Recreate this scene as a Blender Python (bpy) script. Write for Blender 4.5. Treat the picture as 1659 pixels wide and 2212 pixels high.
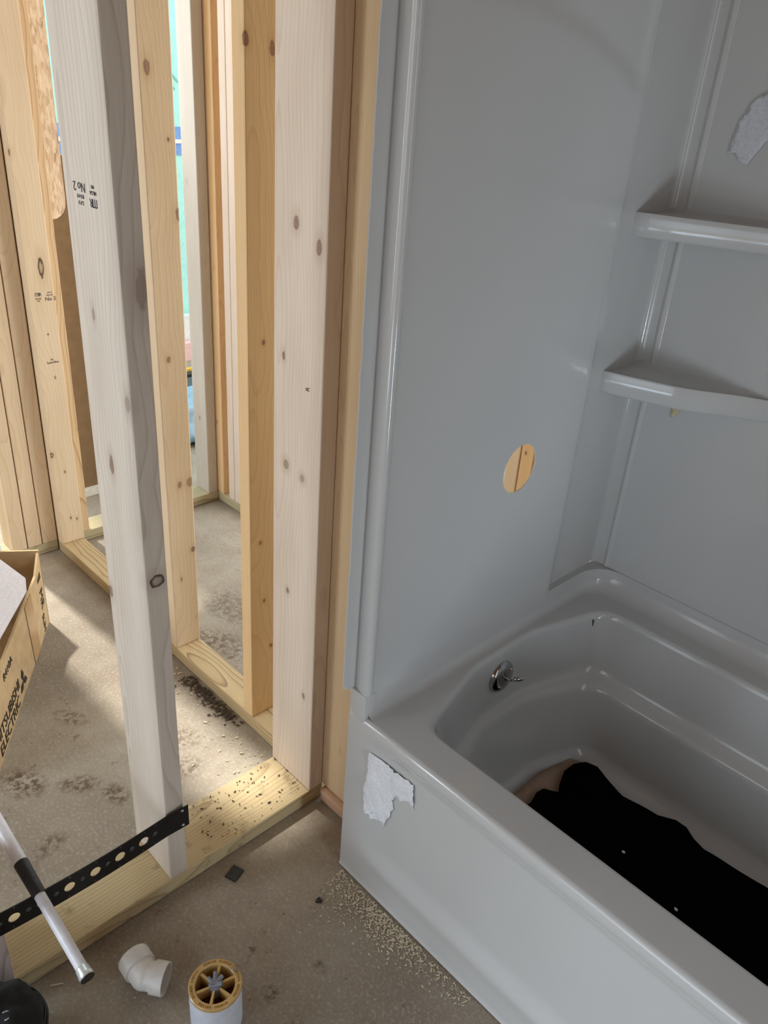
import bpy, bmesh, math, random
from mathutils import Vector, Matrix, noise
random.seed(7)
for o in list(bpy.data.objects): bpy.data.objects.remove(o)
S = bpy.context.scene
COL = S.collection
R = math.radians

# ---------------------------------------------------------------- camera
H = 1.45
cam = bpy.data.cameras.new('camera'); camo = bpy.data.objects.new('camera', cam); COL.objects.link(camo)
cam.sensor_fit = 'VERTICAL'; cam.sensor_height = 36.0; cam.sensor_width = 27.0
cam.lens = 36 * 1714.5 / 2212
cam.clip_start = .02
camo.matrix_world = Matrix.Translation((0, 0, H)) @ Matrix.Rotation(R(44.2437), 4, 'Z') @ Matrix.Rotation(R(62.380), 4, 'X') @ Matrix.Rotation(R(4.3846), 4, 'Z')
S.camera = camo
S.view_settings.view_transform = 'Standard'; S.view_settings.look = 'None'
S.view_settings.gamma = 1.0; S.view_settings.use_curve_mapping = False
S.view_settings.exposure = 0.0
try:
    S.cycles.use_denoising = True
    S.cycles.max_bounces = 10; S.cycles.diffuse_bounces = 6; S.cycles.sample_clamp_indirect = 4.0
    S.cycles.caustics_reflective = False; S.cycles.caustics_refractive = False
except Exception: pass

# ---------------------------------------------------------------- sky, sun, windows
W = bpy.data.worlds.new('sky'); S.world = W; W.use_nodes = True
W.node_tree.nodes['Background'].inputs[0].default_value = (.80, .90, 1.0, 1)
W.node_tree.nodes['Background'].inputs[1].default_value = 2.3
def sun(name, d, power, angle, col):
    l = bpy.data.lights.new(name, 'SUN'); l.energy = power; l.angle = R(angle); l.color = col
    o = bpy.data.objects.new(name, l); COL.objects.link(o)
    o.rotation_euler = Vector(d).to_track_quat('-Z', 'Y').to_euler(); o.location = (-6, 0, 6)
def area(name, loc, d, sx, sy, power, col, spread=180):
    l = bpy.data.lights.new(name, 'AREA'); l.shape = 'RECTANGLE'; l.size = sx; l.size_y = sy
    l.energy = power; l.color = col; l.spread = R(spread)
    o = bpy.data.objects.new(name, l); COL.objects.link(o); o.location = loc
    o.rotation_euler = Vector(d).to_track_quat('-Z', 'Y').to_euler()
    return o
sun('sun', (1, .075, -1.5), 5.5, 2.5, (1, .96, .88))
area('daylight_left_room_window', (-2.35, -1.35, 1.3), (1, 1.05, -.1), 1.4, 1.5, 60, (.78, .90, 1.0))
area('daylight_right_doorway', (1.45, .34, .30), (-1, .25, .08), .3, .5, 19, (.74, .87, 1.0))
area('daylight_bathroom_front', (-.30, -2.05, .22), (0.05, 1, -.06), .9, .38, 7.5, (.62, .81, 1.0))
area('daylight_far_room', (-1.22, 2.35, 1.3), (-.45, -1, 0), .8, 1.7, 26, (1.0, .96, .90))
area('daylight_outer_wall_openings', (-2.75, 1.25, 1.25), (1, 0, -.1), .55, 2.0, 10, (.95, .97, 1.0))

# ---------------------------------------------------------------- materials
def newmat(name):
    m = bpy.data.materials.new(name); m.use_nodes = True
    nt = m.node_tree; b = nt.nodes['Principled BSDF']
    return m, nt, b
def N(nt, t, **kw):
    n = nt.nodes.new(t)
    for k, v in kw.items():
        if k[0] == 'i' and k[1:].isdigit(): n.inputs[int(k[1:])].default_value = v
        else: setattr(n, k, v)
    return n
def L(nt, a, b): nt.links.new(a, b)
def srgb(r, g, b):
    f = lambda c: (c / 255 / 12.92) if c / 255 <= .04045 else ((c / 255 + .055) / 1.055) ** 2.4
    return (f(r), f(g), f(b), 1)
def ramp(nt, fac, stops, interp='LINEAR'):
    n = N(nt, 'ShaderNodeValToRGB'); n.color_ramp.interpolation = interp
    e = n.color_ramp.elements
    while len(e) < len(stops): e.new(.5)
    for i, (p, c) in enumerate(stops): e[i].position = p; e[i].color = c if len(c) == 4 else (*c, 1)
    L(nt, fac, n.inputs[0]); return n.outputs[0]
def mix(nt, fac, a, b, mode='MIX'):
    n = N(nt, 'ShaderNodeMix', data_type='RGBA', blend_type=mode)
    if hasattr(fac, 'links'): L(nt, fac, n.inputs[0])
    else: n.inputs[0].default_value = fac
    for s, v in ((6, a), (7, b)):
        if hasattr(v, 'links'): L(nt, v, n.inputs[s])
        else: n.inputs[s].default_value = v
    return n.outputs[2]
def bump(nt, b, h, strength, dist=.002):
    n = N(nt, 'ShaderNodeBump'); n.inputs['Strength'].default_value = strength; n.inputs['Distance'].default_value = dist
    L(nt, h, n.inputs['Height']); L(nt, n.outputs[0], b.inputs['Normal'])
def plain(name, col, rough=.5, metal=0, bumpscale=None, bstr=.3, coat=0):
    m, nt, b = newmat(name)
    b.inputs['Base Color'].default_value = col; b.inputs['Roughness'].default_value = rough; b.inputs['Metallic'].default_value = metal
    b.inputs['Coat Weight'].default_value = coat
    tc = N(nt, 'ShaderNodeTexCoord'); no = N(nt, 'ShaderNodeTexNoise'); no.inputs['Scale'].default_value = bumpscale or 60
    no.inputs['Detail'].default_value = 4
    L(nt, tc.outputs['Object'], no.inputs[0])
    c2 = tuple(x * .86 for x in col[:3]) + (1,)
    L(nt, ramp(nt, no.outputs[0], [(.3, c2), (.7, col)]), b.inputs['Base Color'])
    if bumpscale: bump(nt, b, no.outputs[0], bstr)
    return m

def wood(name, light, dark, knotc, knots=(), seed=0.0, ringfreq=70, grain=.5, stain=None, auto=1.0):
    """softwood lumber: grain runs along local Z"""
    m, nt, b = newmat(name)
    tc = N(nt, 'ShaderNodeTexCoord'); oi = N(nt, 'ShaderNodeObjectInfo')
    P = tc.outputs['Object']
    # per-board shift
    mul = N(nt, 'ShaderNodeMath', operation='MULTIPLY', i1=37.0); L(nt, oi.outputs['Random'], mul.inputs[0])
    cx = N(nt, 'ShaderNodeCombineXYZ'); L(nt, mul.outputs[0], cx.inputs[2]); cx.inputs[0].default_value = seed; cx.inputs[1].default_value = seed * .37
    add = N(nt, 'ShaderNodeVectorMath', operation='ADD'); L(nt, P, add.inputs[0]); L(nt, cx.outputs[0], add.inputs[1])
    PP = add.outputs[0]
    # knots from stretched voronoi
    mp = N(nt, 'ShaderNodeMapping'); mp.inputs['Scale'].default_value = (9, 9, 5.2); L(nt, PP, mp.inputs[0])
    vo = N(nt, 'ShaderNodeTexVoronoi'); vo.inputs['Scale'].default_value = 1.0; vo.inputs['Randomness'].default_value = .9; L(nt, mp.outputs[0], vo.inputs[0])
    kd = vo.outputs['Distance']
    # warped coordinates for rings
    n1 = N(nt, 'ShaderNodeTexNoise'); n1.inputs['Scale'].default_value = 1.0; n1.inputs['Detail'].default_value = 2
    mp1 = N(nt, 'ShaderNodeMapping'); mp1.inputs['Scale'].default_value = (5, 5, .9); L(nt, PP, mp1.inputs[0]); L(nt, mp1.outputs[0], n1.inputs[0])
    sx = N(nt, 'ShaderNodeSeparateXYZ'); L(nt, P, sx.inputs[0])
    dx = N(nt, 'ShaderNodeMath', operation='ADD', i1=.055); L(nt, sx.outputs[0], dx.inputs[0])
    dy = N(nt, 'ShaderNodeMath', operation='ADD', i1=.03); L(nt, sx.outputs[1], dy.inputs[0])
    p2 = N(nt, 'ShaderNodeMath', operation='MULTIPLY'); L(nt, dx.outputs[0], p2.inputs[0]); L(nt, dx.outputs[0], p2.inputs[1])
    q2 = N(nt, 'ShaderNodeMath', operation='MULTIPLY'); L(nt, dy.outputs[0], q2.inputs[0]); L(nt, dy.outputs[0], q2.inputs[1])
    s2 = N(nt, 'ShaderNodeMath', operation='ADD'); L(nt, p2.outputs[0], s2.inputs[0]); L(nt, q2.outputs[0], s2.inputs[1])
    rr = N(nt, 'ShaderNodeMath', operation='SQRT'); L(nt, s2.outputs[0], rr.inputs[0])
    w1 = N(nt, 'ShaderNodeMath', operation='MULTIPLY', i1=.10); L(nt, n1.outputs[0], w1.inputs[0])
    r2 = N(nt, 'ShaderNodeMath', operation='ADD'); L(nt, rr.outputs[0], r2.inputs[0]); L(nt, w1.outputs[0], r2.inputs[1])
    kk = N(nt, 'ShaderNodeMath', operation='MULTIPLY', i1=.014); L(nt, kd, kk.inputs[0])
    r3 = N(nt, 'ShaderNodeMath', operation='ADD'); L(nt, r2.outputs[0], r3.inputs[0]); L(nt, kk.outputs[0], r3.inputs[1])
    rf = N(nt, 'ShaderNodeMath', operation='MULTIPLY', i1=ringfreq * 2.2); L(nt, r3.outputs[0], rf.inputs[0])
    fr = N(nt, 'ShaderNodeMath', operation='FRACT'); L(nt, rf.outputs[0], fr.inputs[0])
    ring = ramp(nt, fr.outputs[0], [(0, (0, 0, 0)), (.72, (.25, .25, .25)), (.93, (1, 1, 1)), (1, (0, 0, 0))])
    # fibre
    n2 = N(nt, 'ShaderNodeTexNoise'); n2.inputs['Scale'].default_value = 1.0; n2.inputs['Detail'].default_value = 5
    mp2 = N(nt, 'ShaderNodeMapping'); mp2.inputs['Scale'].default_value = (260, 260, 6); L(nt, PP, mp2.inputs[0]); L(nt, mp2.outputs[0], n2.inputs[0])
    n3 = N(nt, 'ShaderNodeTexNoise'); n3.inputs['Scale'].default_value = 3.0; n3.inputs['Detail'].default_value = 2
    mp3 = N(nt, 'ShaderNodeMapping'); mp3.inputs['Scale'].default_value = (6, 6, 1.2); L(nt, PP, mp3.inputs[0]); L(nt, mp3.outputs[0], n3.inputs[0])
    g = N(nt, 'ShaderNodeMath', operation='MULTIPLY', i1=grain); L(nt, ring, g.inputs[0])
    c = mix(nt, g.outputs[0], light, dark)
    c = mix(nt, ramp(nt, n2.outputs[0], [(.35, (.0, .0, .0)), (.7, (.16, .16, .16))]), c, dark)
    c = mix(nt, ramp(nt, n3.outputs[0], [(.40, (0, 0, 0)), (.75, (.22, .22, .22))]), c, dark)
    kring = ramp(nt, kd, [(.0, (.9 * auto,) * 3), (.02, (.7 * auto,) * 3), (.055, (0, 0, 0))])
    khalo = ramp(nt, kd, [(.03, (.4 * auto,) * 3), (.13, (0, 0, 0))])
    c = mix(nt, khalo, c, dark)
    c = mix(nt, kring, c, knotc)
    # knots placed where the board has them: (x, y, z, rx, rz, darkness)
    for (kx, ky, kz, ra, rz_, dk) in knots:
        sb = N(nt, 'ShaderNodeVectorMath', operation='SUBTRACT'); L(nt, P, sb.inputs[0]); sb.inputs[1].default_value = (kx, ky, kz)
        dv = N(nt, 'ShaderNodeVectorMath', operation='DIVIDE'); L(nt, sb.outputs[0], dv.inputs[0]); dv.inputs[1].default_value = (ra * .75, ra * .75, rz_ * .8)
        nn = N(nt, 'ShaderNodeTexNoise'); nn.inputs['Scale'].default_value = 90; L(nt, P, nn.inputs[0])
        mm = N(nt, 'ShaderNodeVectorMath', operation='LENGTH'); L(nt, dv.outputs[0], mm.inputs[0])
        a2 = N(nt, 'ShaderNodeMath', operation='MULTIPLY_ADD', i1=.7, i2=-.35); L(nt, nn.outputs[0], a2.inputs[0])
        a3 = N(nt, 'ShaderNodeMath', operation='ADD'); L(nt, mm.outputs[1], a3.inputs[0]); L(nt, a2.outputs[0], a3.inputs[1])
        f1 = ramp(nt, a3.outputs[0], [(0, (.85 * dk,) * 3), (.45, (.75 * dk,) * 3), (.7, (.9 * dk,) * 3), (1.0, (0, 0, 0))])
        m2 = N(nt, 'ShaderNodeMath', operation='MULTIPLY', i1=.4); L(nt, mm.outputs[1], m2.inputs[0])
        f2 = ramp(nt, m2.outputs[0], [(.35, (.4,) * 3), (1.0, (0, 0, 0))])
        if dk >= 1: f1 = ramp(nt, a3.outputs[0], [(0, (.25,) * 3), (.45, (.4,) * 3), (.68, (.9,) * 3), (.86, (.9,) * 3), (1.0, (0, 0, 0))])
        c = mix(nt, f2, c, dark); c = mix(nt, f1, c, srgb(66, 38, 26) if dk >= 1 else knotc)
    if stain is not None:
        scol, lo, hi = stain
        n4 = N(nt, 'ShaderNodeTexNoise'); n4.inputs['Scale'].default_value = 14; n4.inputs['Detail'].default_value = 6; n4.inputs['Roughness'].default_value = .65
        L(nt, PP, n4.inputs[0])
        c = mix(nt, ramp(nt, n4.outputs[0], [(lo, (0, 0, 0)), (hi, (.85, .85, .85))]), c, scol)
    L(nt, c, b.inputs['Base Color']); b.inputs['Roughness'].default_value = .62
    b.inputs['Specular IOR Level'].default_value = .3
    bb = N(nt, 'ShaderNodeMath', operation='ADD'); L(nt, n2.outputs[0], bb.inputs[0]); L(nt, g.outputs[0], bb.inputs[1])
    bump(nt, b, bb.outputs[0], .25, .0012)
    return m

KN = srgb(104, 62, 38)
PALE = srgb(224, 208, 190); PALED = srgb(184, 160, 138)  # paler copy of the spruce, cool daylight put into the colour
TAN = srgb(224, 202, 170); TAND = srgb(190, 156, 116)
ORG = srgb(230, 196, 148); ORGD = srgb(198, 150, 98)  # oranger copy of the spruce, warm backlight put into the colour
GRN = srgb(192, 182, 148); GRND = srgb(142, 126, 92)
M_pale = wood('spruce_pale_daylit', PALE, PALED, KN, seed=1.3, grain=.30)
M_tan = wood('spruce_tan', TAN, TAND, KN, seed=4.1, grain=.35)
M_org = wood('spruce_orange_backlit', ORG, ORGD, KN, seed=7.7, grain=.35)
M_treated = wood('treated_pine', GRN, GRND, KN, seed=2.2, grain=.75, ringfreq=48, auto=.3)

def concrete():
    m, nt, b = newmat('concrete_slab')
    tc = N(nt, 'ShaderNodeTexCoord'); P = tc.outputs['Object']
    def nz(s, d=5, r=.55, w=0):
        n = N(nt, 'ShaderNodeTexNoise'); n.inputs['Scale'].default_value = s; n.inputs['Detail'].default_value = d; n.inputs['Roughness'].default_value = r
        n.inputs['Distortion'].default_value = w; L(nt, P, n.inputs[0]); return n.outputs[0]
    c = ramp(nt, nz(2.2, 6), [(.32, srgb(128, 118, 104)), (.5, srgb(154, 144, 128)), (.68, srgb(176, 167, 150))])
    c = mix(nt, ramp(nt, nz(9, 8, .7), [(.35, (0, 0, 0)), (.7, (.5, .5, .5))]), c, srgb(122, 106, 88))
    c = mix(nt, ramp(nt, nz(140, 3), [(.5, (0, 0, 0)), (.75, (.45, .45, .45))]), c, srgb(190, 184, 170))
    # mud clods and boot dirt: only where a coarse mask allows
    mask = ramp(nt, nz(3.1, 3, .5, .4), [(.50, (0, 0, 0)), (.62, (1, 1, 1))])
    mud = ramp(nt, nz(34, 6, .7, .3), [(.60, (0, 0, 0)), (.66, (.75, .75, .75))])
    f = mix(nt, 1.0, mask, mud, 'MULTIPLY')
    c = mix(nt, f, c, srgb(92, 68, 44))
    fleck = ramp(nt, nz(85, 4, .6), [(.70, (0, 0, 0)), (.74, (.7, .7, .7))])
    c = mix(nt, fleck, c, srgb(74, 62, 50))
    # boot prints where they lie on the slab
    def spot(x, y, rx, ry, rot, amt, sc=60):
        nonlocal c
        mp = N(nt, 'ShaderNodeMapping', vector_type='TEXTURE'); mp.inputs['Location'].default_value = (x, y, 0); mp.inputs['Rotation'].default_value = (0, 0, rot); mp.inputs['Scale'].default_value = (rx, ry, 1)
        L(nt, P, mp.inputs[0])
        ln = N(nt, 'ShaderNodeVectorMath', operation='LENGTH'); L(nt, mp.outputs[0], ln.inputs[0])
        a = ramp(nt, ln.outputs[1], [(.45, (1, 1, 1)), (1.0, (0, 0, 0))])
        t = ramp(nt, nz(sc, 5, .7), [(.44, (0, 0, 0)), (.56, (amt,) * 3)])
        c = mix(nt, mix(nt, 1.0, a, t, 'MULTIPLY'), c, srgb(84, 62, 38))
    for a in SPOTS: spot(*a)
    L(nt, c, b.inputs['Base Color']); b.inputs['Roughness'].default_value = .8
    h = N(nt, 'ShaderNodeMath', operation='ADD'); L(nt, nz(220, 3), h.inputs[0]); L(nt, nz(30, 5), h.inputs[1])
    bump(nt, b, h.outputs[0], .35, .003)
    return m
SPOTS = [(-1.46, .385, .075, .05, .4, .9), (-1.38, .48, .06, .035, .9, .8), (-1.30, .53, .05, .03, .2, .8), (-1.26, .36, .03, .05, .3, .7),
         (-1.24, .30, .04, .02, .8, .7), (-1.60, .56, .06, .03, .5, .7), (-.60, .50, .03, .06, 1.0, .7), (-.70, .52, .02, .02, 0, .8), (-.68, .62, .02, .015, 0, .7),
         (-.52, .60, .05, .04, 0, .5), (-.40, .66, .12, .03, .0, .7), (-1.75, 1.15, .15, .08, 0, .55), (-1.62, 1.03, .15, .06, .3, .7), (-1.36, .74, .06, .05, 0, .6), (-1.27, .70, .05, .04, 0, .6)]
M_floor = concrete()

def acrylic():
    m, nt, b = newmat('white_acrylic')
    tc = N(nt, 'ShaderNodeTexCoord'); n = N(nt, 'ShaderNodeTexNoise'); n.inputs['Scale'].default_value = 3; n.inputs['Detail'].default_value = 3
    L(nt, tc.outputs['Object'], n.inputs[0])
    L(nt, ramp(nt, n.outputs[0], [(.3, (.545, .55, .54, 1)), (.7, (.575, .58, .57, 1))]), b.inputs['Base Color'])
    b.inputs['Roughness'].default_value = .11; b.inputs['Specular IOR Level'].default_value = .6
    n2 = N(nt, 'ShaderNodeTexNoise'); n2.inputs['Scale'].default_value = 380; n2.inputs['Detail'].default_value = 2
    L(nt, tc.outputs['Object'], n2.inputs[0]); bump(nt, b, n2.outputs[0], .05, .0006)
    return m
M_tub = acrylic()

def osb():
    m, nt, b = newmat('strand_board')
    tc = N(nt, 'ShaderNodeTexCoord')
    cols = []
    for i, (sc, rot) in enumerate((((30, 30, 8), .5), ((34, 34, 9), -.7))):
        mp = N(nt, 'ShaderNodeMapping'); mp.inputs['Scale'].default_value = tuple(q * 2.2 for q in sc); mp.inputs['Rotation'].default_value = (rot, rot * .4, 0)
        L(nt, tc.outputs['Object'], mp.inputs[0])
        v = N(nt, 'ShaderNodeTexVoronoi'); v.inputs['Scale'].default_value = 2.2; L(nt, mp.outputs[0], v.inputs[0])
        sp = N(nt, 'ShaderNodeSeparateColor'); L(nt, v.outputs['Color'], sp.inputs[0])
        cols.append(ramp(nt, sp.outputs[i], [(0, srgb(190, 158, 126)), (.4, srgb(218, 194, 164)), (.8, srgb(234, 216, 190)), (1, srgb(160, 122, 92))]))
    c = mix(nt, .5, cols[0], cols[1]); L(nt, c, b.inputs['Base Color']); b.inputs['Roughness'].default_value = .75
    return m
M_osb = osb()
def cardboard():
    m, nt, b = newmat('cardboard')
    tc = N(nt, 'ShaderNodeTexCoord'); n = N(nt, 'ShaderNodeTexNoise'); n.inputs['Scale'].default_value = 25; n.inputs['Detail'].default_value = 5
    L(nt, tc.outputs['Object'], n.inputs[0])
    L(nt, ramp(nt, n.outputs[0], [(.3, srgb(176, 148, 108)), (.7, srgb(196, 168, 126))]), b.inputs['Base Color']); b.inputs['Roughness'].default_value = .75
    w = N(nt, 'ShaderNodeTexWave'); w.inputs['Scale'].default_value = 90; L(nt, tc.outputs['Object'], w.inputs[0]); bump(nt, b, w.outputs[1], .08, .001)
    return m
M_card = cardboard()
M_browncard = plain('brown_cardboard', srgb(136, 110, 80), .8, bumpscale=30)
M_tape = plain('packing_tape', srgb(186, 150, 104), .25)
M_ink = plain('black_ink', srgb(38, 34, 32), .6)
M_stamp = plain('stamp_ink', srgb(58, 54, 56), .8)
M_foam = plain('white_foam', srgb(232, 226, 226), .8, bumpscale=120)
M_blackpl = plain('black_plastic', (.012, .012, .013, 1), .45, bumpscale=200, bstr=.1)
M_strap = plain('black_strap_coating', (.006, .006, .007, 1), .35, bumpscale=150, bstr=.1)
M_cloth = plain('black_cloth', (.0018, .0018, .002, 1), .95, bumpscale=90)
M_cloth.node_tree.nodes['Principled BSDF'].inputs['Specular IOR Level'].default_value = .04
M_tapeblk = plain('black_tape', (.008, .008, .008, 1), .5, bumpscale=80, bstr=.8)
M_pvc = plain('white_pvc', srgb(228, 226, 220), .35)
M_pipeW = plain('white_pipe', srgb(222, 228, 240), .3)
M_conduit = plain('white_conduit', srgb(226, 226, 232), .3)
M_zinc = plain('zinc_coupling', srgb(208, 214, 216), .25, metal=.4)
M_brass = plain('amber_test_cap', srgb(204, 170, 110), .25, metal=.0, coat=.6)
M_brass_shade = plain('amber_recess_shade', srgb(96, 62, 26), .25, coat=.5)  # darker copy of the cap amber, shade of the recess put into it
M_grey = plain('grey_sealant', srgb(128, 132, 142), .35, coat=.4)
M_dkmetal = plain('dark_glossy_metal', srgb(96, 98, 104), .25, metal=.5)
M_chrome = plain('chrome', (.50, .50, .50, 1), .08, metal=1.0)
M_paper = plain('torn_white_paper', srgb(240, 242, 246), .7, bumpscale=220, bstr=.8)
M_film = plain('white_film', srgb(214, 218, 224), .5, bumpscale=160, bstr=.8)
M_pinkpaper = plain('pink_floor_paper', srgb(172, 146, 126), .85, bumpscale=120)
M_aqua = plain('aqua_wrap', srgb(176, 238, 226), .6)
M_blueband = plain('blue_tape', srgb(120, 160, 214), .5)
M_whiteb = plain('white_board', srgb(236, 236, 232), .8)
M_pinkb = plain('pink_board', srgb(240, 196, 190), .8)
M_yel = plain('yellow_paint', srgb(232, 190, 60), .5)
M_dkgrey = plain('dark_grey_plastic', srgb(70, 76, 80), .5)
M_bluebag = plain('pale_blue_plastic', srgb(150, 184, 206), .35, bumpscale=18)
M_clearbag = plain('clear_white_plastic', srgb(222, 222, 226), .3, bumpscale=22, bstr=.8)
M_chip = plain('wood_chip', srgb(216, 204, 176), .8)
M_dirt = plain('dark_dirt', srgb(78, 66, 52), .9)
M_bag = plain('black_nylon', (.016, .017, .018, 1), .95, bumpscale=500, bstr=.5)
M_patch = plain('beige_patch', srgb(176, 164, 148), .8)
M_wallwood = wood('framing_background', srgb(176, 130, 84), srgb(140, 96, 58), KN, seed=9.1, grain=.3)
M_ceil = plain('ceiling_board', srgb(150, 116, 84), .85)
M_clay = plain('grass_ground', srgb(170, 160, 140), .9)
M_cream = plain('cream_edge', srgb(238, 224, 176), .8)

# ---------------------------------------------------------------- helpers
def link(name, bm_, mat, parent=None, smooth=False, loc=None, rot=None):
    me = bpy.data.meshes.new(name); bm_.to_mesh(me); bm_.free()
    me.materials.append(mat)
    if smooth:
        for p in me.polygons: p.use_smooth = True
    o = bpy.data.objects.new(name, me); COL.objects.link(o)
    if loc is not None: o.location = loc
    if rot is not None: o.rotation_euler = rot
    if parent: o.parent = parent
    return o
def tag(o, label, cat, group=None, kind=None):
    o['label'] = label; o['category'] = cat
    if group: o['group'] = group
    if kind: o['kind'] = kind
    return o
def empty(name, loc, label, cat, group=None, rot=(0, 0, 0)):
    o = bpy.data.objects.new(name, None); COL.objects.link(o); o.location = loc; o.rotation_euler = rot; o.empty_display_size = .05
    return tag(o, label, cat, group)
def boxbm(sx, sy, sz, cx=0, cy=0, cz=0, bev=0, seg=2, bm_=None):
    bm_ = bm_ or bmesh.new()
    r = bmesh.ops.create_cube(bm_, size=1); vs = r['verts']
    for v in vs: v.co = Vector((v.co.x * sx + cx, v.co.y * sy + cy, v.co.z * sz + cz))
    if bev:
        es = list({e for v in vs for e in v.link_edges})
        bmesh.ops.bevel(bm_, geom=es, offset=bev, segments=seg, affect='EDGES', profile=.5)
    return bm_
def structure(name, mn, mx, mat):
    bm_ = boxbm(*[b - a for a, b in zip(mn, mx)], *[(a + b) / 2 for a, b in zip(mn, mx)])
    o = link(name, bm_, mat); o['kind'] = 'structure'; return o
def lumber(label, mn, mx, mat, name='wall_stud', cat='stud', group=None, parent=None, bev=.003, tagit=True):
    d = [b - a for a, b in zip(mn, mx)]; ax = d.index(max(d))
    c = [(a + b) / 2 for a, b in zip(mn, mx)]
    if ax == 2: o = link(name, boxbm(d[0], d[1], d[2], 0, 0, d[2] / 2, bev), mat, parent, loc=(c[0], c[1], mn[2]))
    elif ax == 0: o = link(name, boxbm(d[2], d[1], d[0], 0, 0, 0, bev), mat, parent, loc=c, rot=(0, R(90), 0))
    else: o = link(name, boxbm(d[0], d[2], d[1], 0, 0, 0, bev), mat, parent, loc=c, rot=(R(90), 0, 0))
    if tagit: tag(o, label, cat, group)
    return o
def tube(bm_, a, b, r0, r1=None, seg=32, cap0=True, cap1=True):
    a, b = Vector(a), Vector(b); r1 = r0 if r1 is None else r1
    z = (b - a).normalized(); x = z.orthogonal().normalized(); y = z.cross(x)
    ra = [bm_.verts.new(a + (x * math.cos(t) + y * math.sin(t)) * r0) for t in (2 * math.pi * i / seg for i in range(seg))]
    rb = [bm_.verts.new(b + (x * math.cos(t) + y * math.sin(t)) * r1) for t in (2 * math.pi * i / seg for i in range(seg))]
    for i in range(seg): bm_.faces.new((ra[i], ra[(i + 1) % seg], rb[(i + 1) % seg], rb[i]))
    if cap0: bm_.faces.new(ra[::-1])
    if cap1: bm_.faces.new(rb)
    return ra, rb
def lathe(bm_, a, z, prof, seg=40):
    """prof: (axial, radius) list revolved about axis z from point a"""
    a = Vector(a); z = Vector(z).normalized(); x = z.orthogonal().normalized(); y = z.cross(x)
    rings = []
    for h, r in prof:
        rings.append([bm_.verts.new(a + z * h + (x * math.cos(t) + y * math.sin(t)) * max(r, 1e-5)) for t in (2 * math.pi * i / seg for i in range(seg))])
    for A, B in zip(rings, rings[1:]):
        for i in range(seg): bm_.faces.new((A[i], A[(i + 1) % seg], B[(i + 1) % seg], B[i]))
    return rings
def prism(bm_, pts, off):
    """closed polygon pts (3D) extruded by vector off"""
    off = Vector(off)
    a = [bm_.verts.new(Vector(p)) for p in pts]; b = [bm_.verts.new(Vector(p) + off) for p in pts]
    n = len(pts)
    bm_.faces.new(a[::-1]); bm_.faces.new(b)
    for i in range(n): bm_.faces.new((a[i], a[(i + 1) % n], b[(i + 1) % n], b[i]))
    bmesh.ops.recalc_face_normals(bm_, faces=bm_.faces)
    return bm_
def autosmooth(o, ang=35):
    for p in o.data.polygons: p.use_smooth = True
    o.data.set_sharp_from_angle(angle=R(ang))
def text_mesh(name, txt, size, mat, parent, mw, depth=.0003, align='CENTER'):
    cu = bpy.data.curves.new(name + '_c', 'FONT'); cu.body = txt; cu.size = size; cu.extrude = depth; cu.align_x = align; cu.align_y = 'CENTER'
    cu.resolution_u = 3
    t = bpy.data.objects.new(name + '_t', cu); COL.objects.link(t)
    dg = bpy.context.evaluated_depsgraph_get(); me = bpy.data.meshes.new_from_object(t.evaluated_get(dg))
    bpy.data.objects.remove(t); bpy.data.curves.remove(cu)
    me.materials.clear(); me.materials.append(mat); me.name = name
    o = bpy.data.objects.new(name, me); COL.objects.link(o)
    if parent:
        o.parent = parent; bpy.context.view_layer.update(); o.matrix_parent_inverse = parent.matrix_world.inverted()
    o.matrix_world = mw
    return o
def frame(origin, xdir, normal):
    """matrix whose local X = xdir (text runs), Z = normal"""
    x = Vector(xdir).normalized(); z = Vector(normal).normalized(); y = z.cross(x); x = y.cross(z)
    m = Matrix((x, y, z)).transposed().to_4x4(); m.translation = Vector(origin); return m
def to_world_child(o, parent):
    bpy.context.view_layer.update(); o.parent = parent; o.matrix_parent_inverse = parent.matrix_world.inverted()

# ---------------------------------------------------------------- the setting
TOP = 2.44
bm = bmesh.new(); bmesh.ops.create_grid(bm, x_segments=2, y_segments=2, size=1)
for v in bm.verts: v.co = Vector((v.co.x * 3.2 - 1.9, v.co.y * 3.4 + .6, 0))
bmesh.ops.solidify(bm, geom=bm.faces[:], thickness=.1)
if max(v.co.z for v in bm.verts) > .01:
    for v in bm.verts: v.co.z -= .1
fl = link('floor', bm, M_floor); fl['kind'] = 'structure'
structure('ceiling', (-2.62, -2.7, TOP + .02), (1.1, 3.2, TOP + .10), M_ceil)
structure('wall_right', (.80, .795, 0), (.90, 1.75, TOP), M_wallwood)
structure('wall_right_front', (.80, -2.2, 0), (.90, .44, TOP), M_wallwood)
structure('wall_right_header', (.80, .44, 2.05), (.90, .795, TOP), M_wallwood)
structure('wall_back', (-.845, 1.64, 0), (.80, 1.74, TOP), M_wallwood)
# wall behind the camera with the doorway
structure('wall_front', (.20, -2.0, 0), (.80, -1.9, TOP), M_wallwood)
structure('wall_front_header', (-.90, -2.0, 2.05), (.20, -1.9, TOP), M_wallwood)['kind'] = 'structure'
structure('wall_shade_return', (-.995, -1.1, 0), (-.885, -.5, TOP), M_wallwood)  # unseen wall piece, added to shade the floor strip along the front plate
# left room: outer wall sheathing up to the narrow opening
structure('wall_left', (-2.55, -2.7, 0), (-2.50, .575, TOP), M_osb)
structure('wall_left_room_front', (-2.5, -2.7, 0), (-1.0, -2.62, .55), M_osb)
gr = bmesh.new(); bmesh.ops.create_grid(gr, x_segments=1, y_segments=1, size=14)
for v in gr.verts: v.co.z = -.12; v.co.x -= 6
g = link('ground', gr, M_clay); g['kind'] = 'structure'

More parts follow.
